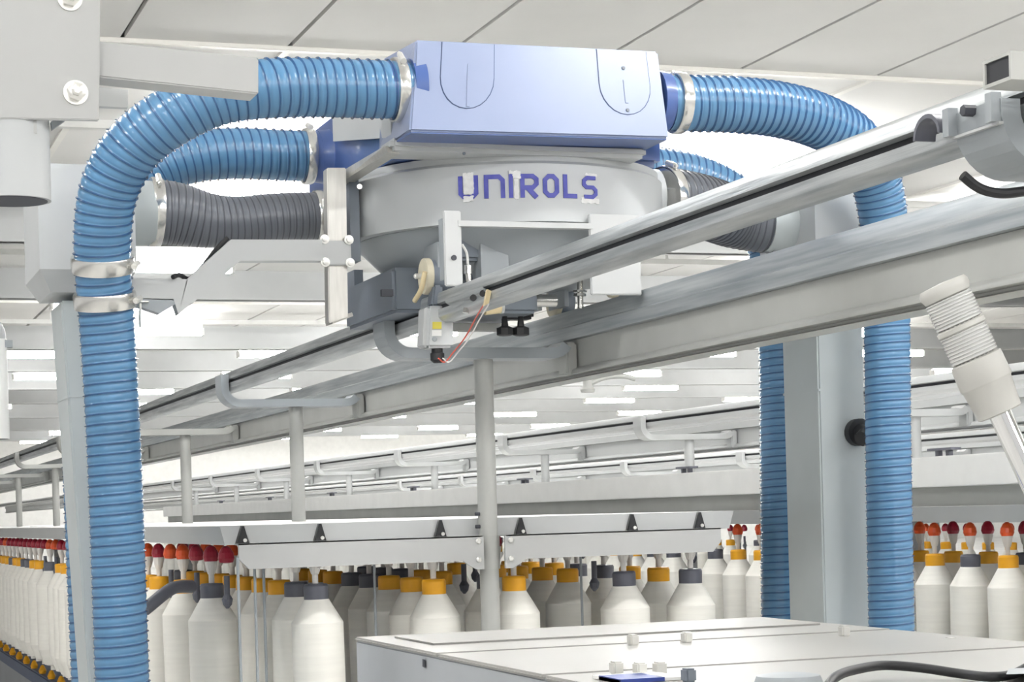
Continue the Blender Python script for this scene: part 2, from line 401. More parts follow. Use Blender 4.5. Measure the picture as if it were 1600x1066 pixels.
def creel(mi_, y0, y1, dz, rowspec):
    dx = PITCH*mi_; near = ROWN[mi_]
    xs = [x+dx for x in ROWX]
    lab = {0: 'nearest', 1: 'second', 2: 'third'}[mi_]
    for i, x in enumerate(xs):
        r = empty('creel_rail', (x, y0, dz-.085), f'black-ended triangular bobbin rail with red and orange holders, {SIDE[i]} of the {near} creel', 'bobbin rail', f'bobbin rails of the {near} creel')
        w = .018
        MB().alongY([(x-w, -.084+dz), (x+w, -.084+dz), (x+.004, -.03+dz), (x-.004, -.03+dz)], y0+.006, y1).build('rail', 'frame', r)
        e = MB().alongY([(x-w-.001, -.085+dz), (x+w+.001, -.085+dz), (x+.003, -.026+dz), (x-.003, -.026+dz)], y0-.006, y0+.006)
        ec = e.build('end_cap', 'black', r)
        MB().cyl((x+.004, y0-.012, -.070+dz), (x+.004, y0-.005, -.070+dz), .006, 8).build('screw', 'zinc', ec)
        n = rowspec[i]
        for k in range(n):
            y = y0+(.28 if (mi_ == 0 and i == 0) else .09)+.262*k+rnd.uniform(-.008, .008)
            c = 'dome_m' if rnd.random() < .55 else 'dome_o'
            zz = dz-.085
            empty_here = (rnd.random() < .12 and k > 1) or (mi_ == 0 and ((i == 4 and k == 1) or (i == 0 and k == 0)))
            inst('holder_dome', ME_DOME[c], r, (x-LOC[r].x, y-LOC[r].y, 0.0))
            inst('empty_holder' if empty_here else 'spindle', ME_TIP if empty_here else ME_STEM, r, (x-LOC[r].x, y-LOC[r].y, 0.0))
            if empty_here: continue
            if mi_ == 0: cap = ('cap_g', 'cap_g', 'cap_o', 'cap_o', 'cap_g', 'cap_g')[i] if k == (1 if i == 0 else 0) else ('cap_o' if rnd.random() < .72 else 'cap_g')
            else: cap = 'cap_o' if rnd.random() < .8 else 'cap_g'
            cn = 'orange' if cap == 'cap_o' else 'grey'
            if mi_ == 0 and k == (1 if i == 0 else 0):
                lb = f'large white bobbin, {cn} cap, hanging at the front of the {SIDE[i]} nearest creel row'; g = 'front bobbins of the nearest creel'
            elif k == 0:
                lb = f'white bobbin, {cn} cap, at the front of the {SIDE[i]} row of the {near} machine'; g = f'front bobbins of the {near} machine'
            else:
                lb = f'white bobbin, {cn} cap, {ORD[k]} from the front in the {SIDE[i]} row, {near} machine'; g = f'bobbins in the {SIDE[i]} row of the {near} machine'
            bobbin(x, y, zz, cap, lb, g)
    # pale dust covers between the rails
    edges = [xs[0]-.13]+xs+[xs[-1]+.13]
    for i in range(len(edges)-1):
        a = edges[i]+(.005 if i else 0); b = edges[i+1]-(.005 if i < len(edges)-2 else 0)
        t = MB().alongY([(a, -.024+dz), (b, -.024+dz), (b-.018, -.083+dz), (a+.018, -.083+dz)], y0+.01, y1)
        if i == 0: t = MB().alongY([(a+.06, -.024+dz), (b, -.024+dz), (b-.02, -.083+dz), (a+.075, -.083+dz)], y0+.01, y1)
        o = t.build('dust_cover', 'lgrey')
        tag(o, f'pale grey dust cover over the {near} creel, {ORD[i]} strip from the left', 'cover', f'dust covers of the {near} creel')
creel(0, 6.08, 26, 0.0, (74, 10, 8, 8, 8, 8))
creel(1, 5.95, 26, -.012, (76, 8, 4, 0, 0, 0))
creel(2, 9.0, 30, -.09, (50, 0, 0, 0, 0, 0))

# front cross beam of the nearest creel, bolted to its post
cb = empty('creel_beam', (2.045, 6.03, -.16), 'long pale grey cross beam bolted to the middle post below the black rail ends', 'beam')
ybm = 6.0
for s in (-1, 1):
    xe = 1.225 if s < 0 else 2.835
    pts = [(xe, -.079), (2.045+s*.036, -.079), (2.045+s*.036, -.185), (2.045+s*.06, -.185), (2.045+s*.085, -.172), (2.045+s*.105, -.157), (xe+(-s)*.03, -.157), (xe, -.125)]
    MB().prism(pts, lambda x, z: (x, ybm, z), lambda x, z: (x, ybm+.012, z)).build('wing_plate', 'frame', cb)
    MB().box((min(xe, 2.045+s*.04), ybm, -.083), (max(xe, 2.045+s*.04), ybm+.06, -.079)).build('top_flange', 'frame', cb)
    for z in (-.096, -.154):
        MB().lathe([(.009, 0), (.009, .006), (.005, .009)], (2.045+s*.054, ybm, z), (0, -1, 0), 10).build('bolt', 'zinc', cb)
MB().lathe([(.036, 0), (.036, .108)], (2.045, 6.06, -.186), (0, 0, 1), 24).build('clamp_sleeve', 'post', cb)
for s, z in ((-1, -.01), (-1, -.05)):
    MB().cyl((2.045+s*.045, 6.05, z), (2.045+s*.03, 6.05, z), .006, 8).build('set_screw', 'dark', cb)
# thin guide rods among the bobbins
for (px, y) in ((585, 6.3), (908, 6.35), (398, 6.1), (412, 6.25), (372, 5.98)):
    p = at(px, 900, Y=y)
    o = MB().cyl((p.x, p.y, -H), (p.x, p.y, -.12), .0045, 8).build('guide_rod', 'mgrey')
    tag(o, {585: 'thin grey rod standing just left of the centre bobbins', 908: 'thin grey rod standing left of the grey-capped bobbins at right', 398: 'thin grey rod right of the first large bobbin, its right neighbour close by', 412: 'thin grey rod closest to the left of the second large bobbin', 372: 'thin grey rod touching the right side of the first large bobbin'}[px], 'rod', 'thin rods between the bobbins')
for px in (1158, 1166):
    p = at(px, 900, Y=9.5)
    o = MB().cyl((p.x, p.y, -H), (p.x, p.y, -.2), .0055, 8).build('guide_rod', 'mgrey')
    tag(o, f'thin grey rod before the far bobbins, {"left" if px == 1158 else "right"} one of a pair beside the right hose', 'rod', 'thin rods between the bobbins')
# dark bent handle between hose and bobbins
hb = MB(); p1, p2, p3 = at(226, 953, Y=6.4), at(272, 917, Y=6.45), at(300, 917, Y=6.5)
hb.tube([p1, p1.lerp(p2, .9), p2.lerp(p3, .3), p3], .021, 12, 0, 5)
tag(hb.build('bent_handle', 'cap_g'), 'dark grey bent handle poking out between the left hose and the first bobbin', 'handle')
# ring frame bodies below the bobbins
for mi_ in range(3):
    dx = PITCH*mi_; ys = (6.3, 6.3, 9.3)[mi_]
    r = empty('ring_frame', (2.03+dx, ys, -H), f'dark drafting bed below the bobbins of the {ROWN[mi_]} machine row', 'machine', 'spinning machine beds')
    MB().box((1.55+dx, ys, -H), (2.5+dx, 26, -1.0)).build('bed', 'cabside', r, bevel=.01)
    MB().box((1.35+dx, ys, -1.05), (2.7+dx, 26, -.96)).build('drafting_rail', 'dblue', r, bevel=.01)
    if mi_ == 0:
        for k in range(30):
            MB().lathe([(.02, 0), (.026, .02), (.012, .05), (.004, .055)], (1.37, 9+k*.5, -.955), (0, 0, 1), 10).build('knob', 'cap_o', r)
# superstructure of the farther machines
for mi_, y0, y1, dz in ((1, 5.95, 26, -.012), (2, 9.0, 30, -.09)):
    dx = PITCH*mi_; x0 = 1.256-.075+dx
    o = empty('overhead_duct', (x0+.7, y0, dz), f'long white sheet-metal duct above the creel of the {ROWN[mi_]} machine', 'duct')
    MB().box((x0+.10, y0, .055+dz), (x0+.80, y1, .18+dz)).build('duct_shell', 'white', o, bevel=.004)
    MB().box((x0+.16, y0+.01, -.024+dz), (x0+.78, y1, .055+dz)).build('plinth', 'post', o)
    for k in range(7):
        y = y0+2.55*k+1.2
        b = MB().box((x0+.14, y-.09, .205+dz), (x0+.19, y+.09, .215+dz))
        for s in (-.04, .04): b.box((x0+.155, y+s-.012, .175+dz), (x0+.175, y+s+.012, .207+dz))
        b.build('duct_clip', 'cap_g', o)

# ================================================================== HOSES
def hose(name, pts, r, pitch, amp, mats, label, group=None, clamps=(), n=30, taper=None, cmat='steel'):
    dense = catmull(pts, 40)
    L = [0]
    for i in range(1, len(dense)): L.append(L[-1]+(dense[i]-dense[i-1]).length)
    tot = L[-1]; step = .006; cnt = int(tot/step)
    P = []; j = 0
    for i in range(cnt+1):
        s = tot*i/cnt
        while j < len(L)-2 and L[j+1] < s: j += 1
        P.append(dense[j].lerp(dense[j+1], (s-L[j])/max(L[j+1]-L[j], 1e-9)))
    for it in range(10): P = [P[0]]+[(P[i-1]+P[i]*2+P[i+1])/4 for i in range(1, len(P)-1)]+[P[-1]]
    T = [(P[min(i+1, cnt)]-P[max(i-1, 0)]).normalized() for i in range(cnt+1)]
    U = [T[0].orthogonal().normalized()]
    for i in range(1, cnt+1): U.append((U[-1]-T[i]*U[-1].dot(T[i])).normalized())
    Wv = [t.cross(u) for t, u in zip(T, U)]
    def frame(s):
        f = max(0, min(cnt-1e-6, s/tot*cnt)); i = int(f); g = f-i
        return P[i].lerp(P[i+1], g), U[i].lerp(U[i+1], g), Wv[i].lerp(Wv[i+1], g), T[i]
    prof = ((0, 1.0), (.09, .30), (.28, .52), (.5, .60), (.72, .50), (.91, .20))
    K = len(prof); rings = int(tot/pitch)*K
    vs, fs, ms = [], [], []
    for q in range(rings+1):
        c, k = divmod(q, K); s0 = (c+prof[k][0])*pitch
        for a in range(n):
            th = 2*math.pi*a/n
            s = min(max(s0+pitch*(a/n), 0), tot)
            p, u, w, t = frame(s)
            rr = r-amp+amp*prof[k][1]
            if taper: rr *= taper(s/tot)
            vs.append(p+(u*math.cos(th)+w*math.sin(th))*rr)
    for q in range(rings):
        k = q % K
        for a in range(n):
            if a == n-1:
                if q+K > rings: continue
                fs.append((q*n+a, (q+K)*n, (q+K+1)*n if q+K+1 <= rings else (q+K)*n, (q+1)*n+a)); 
                if q+K+1 > rings: fs[-1] = (q*n+a, (q+K)*n, (q+1)*n+a)
            else: fs.append((q*n+a, q*n+a+1, (q+1)*n+a+1, (q+1)*n+a))
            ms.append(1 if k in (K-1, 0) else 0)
    root = empty(name, pts[-1], label, 'hose', group)
    me = bpy.data.meshes.new('corrugated_tube')
    me.from_pydata([v-LOC[root] for v in vs], [], fs)
    for q in mats: me.materials.append(M[q])
    me.polygons.foreach_set('material_index', ms); me.polygons.foreach_set('use_smooth', [True]*len(fs))
    bm = bmesh.new(); bm.from_mesh(me); bmesh.ops.recalc_face_normals(bm, faces=bm.faces); bm.to_mesh(me); bm.free()
    o = bpy.data.objects.new('corrugated_tube', me); COL.objects.link(o); o.parent = root; KIDS.setdefault(root, []).append(o)
    for (ref, wd, ang) in clamps:                 # band clamps where the photograph shows them
        ref = Vector(ref); i = min(range(len(P)), key=lambda q: (P[q]-ref).length)
        rr = r*(taper(i/cnt) if taper else 1)+.004
        b = MB().lathe([(rr-.012, 0), (rr, .0), (rr+.002, wd*.15), (rr+.002, wd*.85), (rr, wd), (rr-.012, wd)], P[i]-T[i]*wd/2, T[i], 32)
        bo = b.build('hose_clamp', cmat, root)
        d = Vector(ang); d = (d-T[i]*d.dot(T[i])).normalized(); tn = T[i].cross(d)
        c = P[i]+d*(rr+.008)
        sb = MB().cyl(c-tn*.022, c+tn*.022, .009, 10); sb.cyl(c+tn*.022, c+tn*.032, .006, 6)
        sb.build('clamp_screw', 'zinc', bo)
    return root
HM = ('hose', 'hosed'); BM = ('bhose', 'bhosed')
# front left blue hose
YH = 5.42
CW = .044
L1 = [at(640, 141, Y=YH), at(560, 139, Y=YH), at(480, 137, Y=YH), at(410, 139, Y=YH-.01), at(338, 150, Y=YH), at(262, 186, Y=YH+.03), at(205, 232, Y=YH+.08), at(170, 296, Y=YH+.14),
      at(160, 370, Y=YH+.19), at(162, 440, Y=YH+.23), at(168, 520, Y=5.68), at(178, 700, Y=5.70), at(190, 1040, Y=5.72), at(200, 1330, Y=5.74)]
R1H = .085
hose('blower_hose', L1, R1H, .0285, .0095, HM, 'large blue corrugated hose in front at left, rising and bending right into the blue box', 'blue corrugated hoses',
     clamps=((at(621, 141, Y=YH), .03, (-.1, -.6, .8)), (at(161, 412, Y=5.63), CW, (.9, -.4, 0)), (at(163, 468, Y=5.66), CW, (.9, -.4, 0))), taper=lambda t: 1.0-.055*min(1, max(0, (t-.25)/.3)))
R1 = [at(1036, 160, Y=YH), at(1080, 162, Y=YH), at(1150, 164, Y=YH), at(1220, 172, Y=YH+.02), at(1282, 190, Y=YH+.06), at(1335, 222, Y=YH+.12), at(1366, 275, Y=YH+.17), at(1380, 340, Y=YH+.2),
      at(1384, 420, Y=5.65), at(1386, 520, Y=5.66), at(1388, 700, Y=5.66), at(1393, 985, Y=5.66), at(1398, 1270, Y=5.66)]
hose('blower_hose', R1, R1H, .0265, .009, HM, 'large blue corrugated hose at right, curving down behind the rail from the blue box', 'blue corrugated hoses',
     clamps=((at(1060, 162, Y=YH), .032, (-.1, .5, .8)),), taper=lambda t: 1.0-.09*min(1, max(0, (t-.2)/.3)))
YB = 6.33
L2 = [at(498, 245, Y=YB), at(440, 243, Y=YB), at(370, 240, Y=YB), at(300, 246, Y=YB), at(240, 266, Y=YB), at(191, 310, Y=YB), at(158, 370, Y=YB), at(146, 440, Y=YB), at(136, 540, Y=YB), at(138, 700, Y=YB), at(152, 1060, Y=YB), at(162, 1320, Y=YB)]
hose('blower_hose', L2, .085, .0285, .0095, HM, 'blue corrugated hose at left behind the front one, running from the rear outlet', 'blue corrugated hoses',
     clamps=((at(481, 244, Y=YB), .03, (-.1, -.3, .9)),))
R2 = [at(975, 262, Y=YB), at(1020, 266, Y=YB), at(1080, 276, Y=YB), at(1130, 297, Y=YB), at(1170, 330, Y=YB), at(1200, 380, Y=YB), at(1214, 450, Y=YB), at(1220, 540, Y=YB), at(1222, 700, Y=YB), at(1224, 985, Y=YB), at(1226, 1250, Y=YB)]
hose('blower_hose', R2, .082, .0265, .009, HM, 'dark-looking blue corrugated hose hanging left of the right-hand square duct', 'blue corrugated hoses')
# grey suction hoses between the drum and the square ducts
YS = 5.98
S1 = [at(236, 331, Y=YS), at(275, 334, Y=YS), at(325, 345, Y=YS), at(375, 345, Y=YS), at(430, 340, Y=YS), at(505, 338, Y=YS)]
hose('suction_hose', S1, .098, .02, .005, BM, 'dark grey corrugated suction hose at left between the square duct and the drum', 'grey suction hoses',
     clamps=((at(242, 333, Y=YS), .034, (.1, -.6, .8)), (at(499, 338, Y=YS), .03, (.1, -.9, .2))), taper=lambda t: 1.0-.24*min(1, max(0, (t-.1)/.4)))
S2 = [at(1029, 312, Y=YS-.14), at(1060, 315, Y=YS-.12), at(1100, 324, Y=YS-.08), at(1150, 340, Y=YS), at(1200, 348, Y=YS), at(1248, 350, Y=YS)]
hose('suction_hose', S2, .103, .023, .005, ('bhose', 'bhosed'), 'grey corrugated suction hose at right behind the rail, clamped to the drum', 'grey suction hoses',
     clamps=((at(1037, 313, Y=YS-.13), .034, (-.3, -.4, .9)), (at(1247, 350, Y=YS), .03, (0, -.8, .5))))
# square ducts
def duct(label, top, boxx, xs_bot, collar):
    xt0, xt1 = top
    xm = (xt0+xt1)/2
    r = empty('suction_duct', (xs_bot, 5.98, -H), label, 'duct', 'square suction ducts')
    a, b = .085, .125
    yb_ = 5.97
    lean = .013 if collar > 0 else -.015
    def q(x, z, k=1): return [(x-a*k, yb_-b*k, z), (x+a*k, yb_-b*k, z), (x+a*k, yb_+b*k, z), (x-a*k, yb_+b*k, z)]
    MB().hexa(q(xs_bot, -H+.12), q(xm+lean, .64)).build('duct_column', 'duct', r, bevel=.006)
    hb = MB().hexa(q(xm, .66, 1.2), q(xm, .72, 1.6)); hb.hexa(q(xm, .72, 1.6), q(xm, 1.02, 1.6)); hb.build('duct_head', 'grey', r)
    MB().hexa(q(xm+lean+.126*(xs_bot-xm-lean), .36, 1.01), q(xm+lean+.126*(xs_bot-xm-lean), .368, 1.01)).build('joint_flange', 'duct', r)
    c = MB().lathe([(.1, 0), (.095, .09)], (xm+collar*.13, yb_, collar_z[collar]), (collar, 0, 0), 28)
    c.build('collar', 'duct', r)
    MB().lathe([(.07, 0), (.09, .02), (.09, .12)], (xs_bot, yb_, -H+.02), (0, 0, 1), 20).build('floor_nozzle', 'dgrey', r)
    return r, xm
p = at(232, 333, Y=5.97); q_ = at(1250, 350, Y=5.97)
collar_z = {1: p.z, -1: q_.z}
xl = at(128, 520, Y=5.85).x+.0; xr = at(1319, 560, Y=5.85).x
dl, _ = duct('tall square grey suction duct at left behind the front blue hose', (.632, .906), None, .879, 1)
dr, _ = duct('tall square grey suction duct at right between the two blue hoses', (xr-.13, xr+.13), None, xr-.020, -1)
kb = at(1338, 676, Y=5.84)
k_ = MB().cyl(kb, kb+Vector((0, -.03, 0)), .045, 20); k_.tube([kb+Vector((0, -.03, 0)), kb+Vector((-.005, -.07, -.01)), kb+Vector((-.03, -.09, -.025))], .026, 14)
k_.build('black_stub', 'black', dr, label='black elbow stub on the duct front')

# ================================================================== TRAVELLING CLEANER
tc = empty('travelling_cleaner', (2.05, 5.95, .45), 'blue and grey travelling overhead cleaner lettered UNIROLS riding on the rails', 'machine')
# front blue box
fb = [at(640, 205, Y=5.30), at(1046, 216, Y=5.30), at(1028, 80, Y=5.37), at(650, 62, Y=5.37)]
yb1 = 5.62
back = [Vector((v.x, yb1, v.z)) for v in fb]
back[0] = Vector((fb[0].x+.0, yb1, fb[0].z)); back[3] = Vector((fb[3].x-.03, yb1, fb[3].z)); back[2] = Vector((fb[2].x+.02, yb1, fb[2].z))
bb = MB().hexa(fb, back).build('blower_box', 'blue', tc, bevel=.006)
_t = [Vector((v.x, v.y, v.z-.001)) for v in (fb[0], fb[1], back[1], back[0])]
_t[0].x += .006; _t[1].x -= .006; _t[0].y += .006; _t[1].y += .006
MB().hexa([v-Vector((0, 0, .003)) for v in _t], _t).build('underside_shade', 'blued', bb)  # same paint as the box; darker blue sheet paints its shaded underside
def on_face(u, v, out=0.0):
    top = fb[3].lerp(fb[2], u); bot = fb[0].lerp(fb[1], u); p = top.lerp(bot, v)
    nrm = (fb[1]-fb[0]).cross(fb[3]-fb[0]).normalized()
    if nrm.y > 0: nrm = -nrm
    return p+nrm*out
def cover(u0, u1, v1):
    um, ur = (u0+u1)/2, (u1-u0)/2; vr = .34
    pts = [(u0, .012)]+[(um-ur*math.cos(math.radians(t)), v1-vr+vr*math.sin(math.radians(t))) for t in range(0, 181, 15)]+[(u1, .012)]
    g = MB().prism(pts, lambda u, v: on_face(um+(u-um)*1.03, v+.006*(1 if v > .1 else 0), -.004), lambda u, v: on_face(um+(u-um)*1.03, v+.006*(1 if v > .1 else 0), .0006))
    g.build('cover_seam', 'dblue', bb)
    c = MB().prism(pts, lambda u, v: on_face(u, v, -.002), lambda u, v: on_face(u, v, .0022)).build('cover_plate', 'blue', bb)
cover(.105, .312, .735); cover(.738, .945, .745)
for v in (.22, .70):
    MB().lathe([(.006, 0), (.005, .004)], on_face(.842, v, .002), (0, -1, .1), 10).build('screw', 'dgrey', bb)
for u, vs_ in ((.213, (.25, .72)), (.842, (.36, .62))):
    MB().hexa([on_face(u-.006, vs_[0], .002), on_face(u+.006, vs_[0], .002), on_face(u+.006, vs_[1], .002), on_face(u-.006, vs_[1], .002)],
              [on_face(u-.006, vs_[0], .0045), on_face(u+.006, vs_[0], .0045), on_face(u+.006, vs_[1], .0045), on_face(u-.006, vs_[1], .0045)]).build('handle_rib', 'blue', bb)
for pt, dr_ in ((at(640, 141, Y=YH), -1), (at(1038, 160, Y=YH), 1)):
    MB().lathe([(.092, 0), (.088, .035), (.079, .036), (.079, .10)], (pt.x-dr_*.03, YH, pt.z), (dr_, 0, 0), 28).build('outlet_collar', 'blued', bb)
# rear blue box with its outlet
zb_ = at(540, 280, Y=6.2).z
rb = MB().box((1.66, 6.62, 1.0), (2.46, 6.66, 1.31)).build('rear_blower_box', 'blued', tc, bevel=.006)
po = at(498, 245, Y=YB)
MB().lathe([(.083, 0), (.088, .05), (.15, .13), (.17, .22)], (po.x-.02, YB, po.z), (1, 0, 0), 28).build('rear_outlet', 'blued', rb)
pr = at(985, 262, Y=YB)
MB().lathe([(.083, 0), (.088, .05), (.14, .13)], (pr.x+.05, YB, pr.z), (-1, 0, 0), 28).build('rear_outlet', 'blued', rb)
# pale side plate between the boxes, and the light bar under its lower edge
MB().box((1.625, 5.63, 1.04), (2.5, 6.62, 1.30)).build('fan_casing', 'blued', tc, bevel=.02)
MB().add([(1.598, 5.5, 1.075), (1.598, 6.16, 1.185), (1.598, 6.16, 1.28), (1.598, 5.5, 1.28), (1.606, 5.5, 1.075), (1.606, 6.16, 1.185), (1.606, 6.16, 1.28), (1.606, 5.5, 1.28)],
         [(0,1,2,3),(7,6,5,4),(0,4,5,1),(1,5,6,2),(2,6,7,3),(3,7,4,0)]).build('side_plate', 'lgrey', tc)
# drum
DC, DR = Vector((2.09, 5.95)), .50
zt, zb0 = 1.036, .838
tp = MB().lathe([(DR*.6, 0), (DR, 0), (DR, zt-zb0-.03), (DR-.012, zt-zb0-.02), (DR-.012, zt-zb0)], (DC.x, DC.y, zb0), (0, 0, 1), 96)
drum = tp.build('drum', 'grey', tc, smooth=30)
l0, l1 = at(612, 238, Y=5.44), at(1012, 244, Y=5.44)
MB().box((l0.x, 5.44, 1.03), (l1.x, 5.60, 1.066)).build('drum_lid', 'lgrey', tc, bevel=.012)
MB().lathe([(.005, 0), (.004, .004)], at(725, 240, Y=5.44), (0, -1, 0), 8).build('lid_screw', 'dgrey', tc)
MB().lathe([(.36, 0), (.37, .02), (.47, .12), (.47, .135)], (DC.x, DC.y, .715), (0, 0, 1), 64).build('drum_underside', 'mgrey', tc)
for s, pz in ((-1, at(505, 338, Y=YS)), (1, at(1033, 312, Y=YS-.14))):
    MB().lathe([(.095 if s > 0 else .07, 0), (.095 if s > 0 else .07, .22)], (pz.x-s*.02-(.2 if s > 0 else -.2)*0, pz.y, pz.z), (-s, 0, 0), 28).build('suction_inlet', 'grey', tc)
# chassis front: inverted U plate
yf = 5.437
c_l0, c_l1 = at(685, 352, Y=yf), at(721, 352, Y=yf); c_r0, c_r1 = at(921, 356, Y=yf), at(1000, 356, Y=yf)
zl = at(700, 447, Y=yf).z; zr = at(960, 461, Y=yf).z; ztop = at(800, 353, Y=yf).z
MB().box((c_l0.x+.016, yf, zl), (c_l1.x, yf+.012, ztop+.04)).build('leg_plate', 'lgrey', tc, bevel=.003)
MB().box((c_l0.x+.016, yf+.012, zl+.02), (c_l0.x+.026, yf+.05, ztop+.02)).build('leg_flange', 'mgrey', tc)
MB().box((c_r0.x, yf, zr), (c_r1.x, yf+.012, ztop+.04)).build('leg_plate', 'lgrey', tc, bevel=.003)
MB().box((c_l1.x-.01, yf-.003, ztop-.004), (c_r0.x+.01, yf+.03, ztop+.012)).build('front_edge', 'lgrey', tc)
MB().lathe([(.008, 0), (.008, .004)], at(709, 403, Y=yf), (0, -1, 0), 12).build('plate_hole', 'dark', tc)
# chassis box below the drum
MB().box((1.66, 5.74, .60), (2.12, 6.3, .735)).build('chassis', 'dgrey', tc, bevel=.01)
MB().box((1.80, 5.60, .74), (2.30, 5.72, ztop)).build('motor_bay', 'dgrey', tc, bevel=.01)
MB().box(at(750, 360, Y=5.58), at(782, 450, Y=5.66)).build('bay_post', 'mgrey', tc)
MB().box(at(597, 452, Y=5.70), at(612, 464, Y=5.72)).build('slot', 'dark', tc)
MB().box(at(884, 362, Y=5.58), at(904, 373, Y=5.6)).build('slot', 'dark', tc)
# wheels
def wheel(px, py, X, r, sc=1):
    p = at(px, py, X=X)
    w = MB().lathe([(.012, -.012), (r*.45, -.012), (r*.5, .0), (r*.74, .0), (r*.8, -.006), (r*.92, .004), (r*.92, .05), (r*.3, .05)], p, (1, 0, 0), 28).build('wheel', 'dgrey', tc)
    MB().lathe([(r*.78, -.014), (r*.96, -.014), (r, -.010), (r, .003), (r*.96, .006), (r*.78, .006)], p, (1, 0, 0), 32).build('tyre', 'tyre', w)
    MB().lathe([(r*.16, 0), (r*.16, .025), (r*.08, .03)], p+Vector((-.012, 0, 0)), (-1, 0, 0), 10).build('axle_nut', 'zinc', w)
    return p
WP = wheel(668, 432, 1.733, .054)
wheel(562, 476, 1.733, .055); wheel(868, 470, 2.362, .06); wheel(960, 436, 2.362, .06)
MB().box((1.752, 5.58, .69), (1.80, 5.72, .79)).build('wheel_fork', 'mgrey', tc)
MB().box((1.70, 6.33, .66), (1.73, 6.46, .80)).build('wheel_fork', 'dgrey', tc)
MB().box((2.345, 6.1, .66), (2.36, 6.25, .80)).build('wheel_fork', 'mgrey', tc)
# brass arm hanging from the front wheel
ba = MB(); a1, a2, a3 = at(664, 425, X=1.700), at(658, 452, X=1.695), at(648, 470, X=1.695)
ba.tube([a1, a2, a3], .0075, 10); ba.build('scraper_arm', 'tan', tc)
# proximity sensor with white lead
s0, s1, s2 = at(731, 415, Y=5.55), at(731, 428, Y=5.55), at(733, 446, Y=5.55)
MB().cyl(s0, s1, .0125, 16).cyl(s1, s2, .009, 14).build('sensor', 'steel', tc)
MB().tube([s0, at(729, 395, Y=5.55), at(722, 382, Y=5.55)], .004, 8).build('sensor_lead', 'white', tc)
b0, b1 = at(906, 431, Y=5.8), at(907, 482, Y=5.8)
tbm = MB().cyl(b0, b1, .0095, 14); tbm.cyl(at(906, 454, Y=5.8), at(906, 457, Y=5.8), .022, 6); tbm.cyl(at(906, 459, Y=5.8), at(906, 463, Y=5.8), .02, 6); tbm.build('guide_bolt', 'steel', tc)
# dark clamp block and knobs under the chassis
k1 = at(806, 470, Y=5.9); MB().box(k1+Vector((-.05, -.03, -.06)), k1+Vector((.05, .03, .07))).build('clamp_block', 'black', tc, bevel=.008)
MB().box(at(846, 448, Y=5.88), at(826, 488, Y=5.94)).build('clamp_jaw', 'mgrey', tc)
MB().cyl(at(815, 480, Y=5.84), at(815, 488, Y=5.84), .022, 6).build('hex_nut', 'zinc', tc)
for px in (789, 814):
    a_ = at(px, 519, Y=5.82)
    MB().lathe([(.018, 0), (.027, .003), (.027, .024), (.012, .030), (.008, .06)], a_+Vector((0, 0, -.012)), (0, 0, 1), 8).build('knob', 'black', tc)
MB().cyl(at(757, 484, Y=5.72), at(782, 481, Y=5.72), .017, 16).cyl(at(782, 481, Y=5.72), at(786, 481, Y=5.72), .019, 16, 1).build('cream_roller', ['tan', 'lgrey'], tc)
MB().cyl(at(830, 470, Y=5.86), at(868, 470, Y=5.86), .02, 12).build('cross_shaft', 'steel', tc)
MB().box(at(700, 505, Y=5.95), at(775, 519, Y=6.0)).build('base_plate', 'post', tc)
# bright upright bar, cross plate and four bolts
yu = 5.76
u0, u1 = at(512, 290, Y=yu), at(544, 290, Y=yu); u2, u3 = at(514, 505, Y=yu), at(544, 497, Y=yu)
u0b, u1b = at(511, 262, Y=yu), at(541, 262, Y=yu)
MB().hexa([u2, u3, u1b, u0b], [v+Vector((0, .05, 0)) for v in (u2, u3, u1b, u0b)]).build('upright_bar', 'sbar', tc, bevel=.003)
MB().hexa([at(520, 506, Y=yu), at(552, 494, Y=yu), at(550, 488, Y=yu+.01), at(518, 499, Y=yu+.01)], [v+Vector((0, .08, 0)) for v in (at(520, 506, Y=yu), at(552, 494, Y=yu), at(550, 488, Y=yu+.01), at(518, 499, Y=yu+.01))]).build('bar_foot', 'sbar', tc)
MB().hexa([at(503, 415, Y=yu-.012), at(550, 414, Y=yu-.012), at(548, 376, Y=yu-.012), at(502, 376, Y=yu-.012)], [v+Vector((0, .012, 0)) for v in (at(503, 415, Y=yu-.012), at(550, 414, Y=yu-.012), at(548, 376, Y=yu-.012), at(502, 376, Y=yu-.012))]).build('clamp_plate', 'lgrey', tc, bevel=.003)
for (px, py) in ((507, 374), (545, 375), (508, 410), (547, 411)):
    a_ = at(px, py, Y=yu-.014)
    MB().lathe([(.014, 0), (.014, .004), (.009, .0045), (.009, .012), (.004, .013)], a_, (0, -1, 0), 12).build('bolt', 'zinc', tc)
# sloping flat bar from the upright to the front of the lid
v0, v1 = at(529, 268, X=1.585), at(612, 226, X=1.585)
MB().hexa([at(530, 287, Y=5.86), at(606, 238, Y=5.47), at(601, 228, Y=5.47), at(530, 270, Y=5.86)], [v+Vector((.04, .015, 0)) for v in (at(530, 287, Y=5.86), at(606, 238, Y=5.47), at(601, 228, Y=5.47), at(530, 270, Y=5.86))]).build('brace_bar', 'sbar', tc)
MB().box(at(545, 272, Y=5.84), at(556, 412, Y=5.9)).build('rear_upright', 'dgrey', tc)
MB().lathe([(.008, 0), (.008, .006)], at(562, 292, Y=5.77), (-.3, -1, 0), 10).build('rivet', 'zinc', tc)
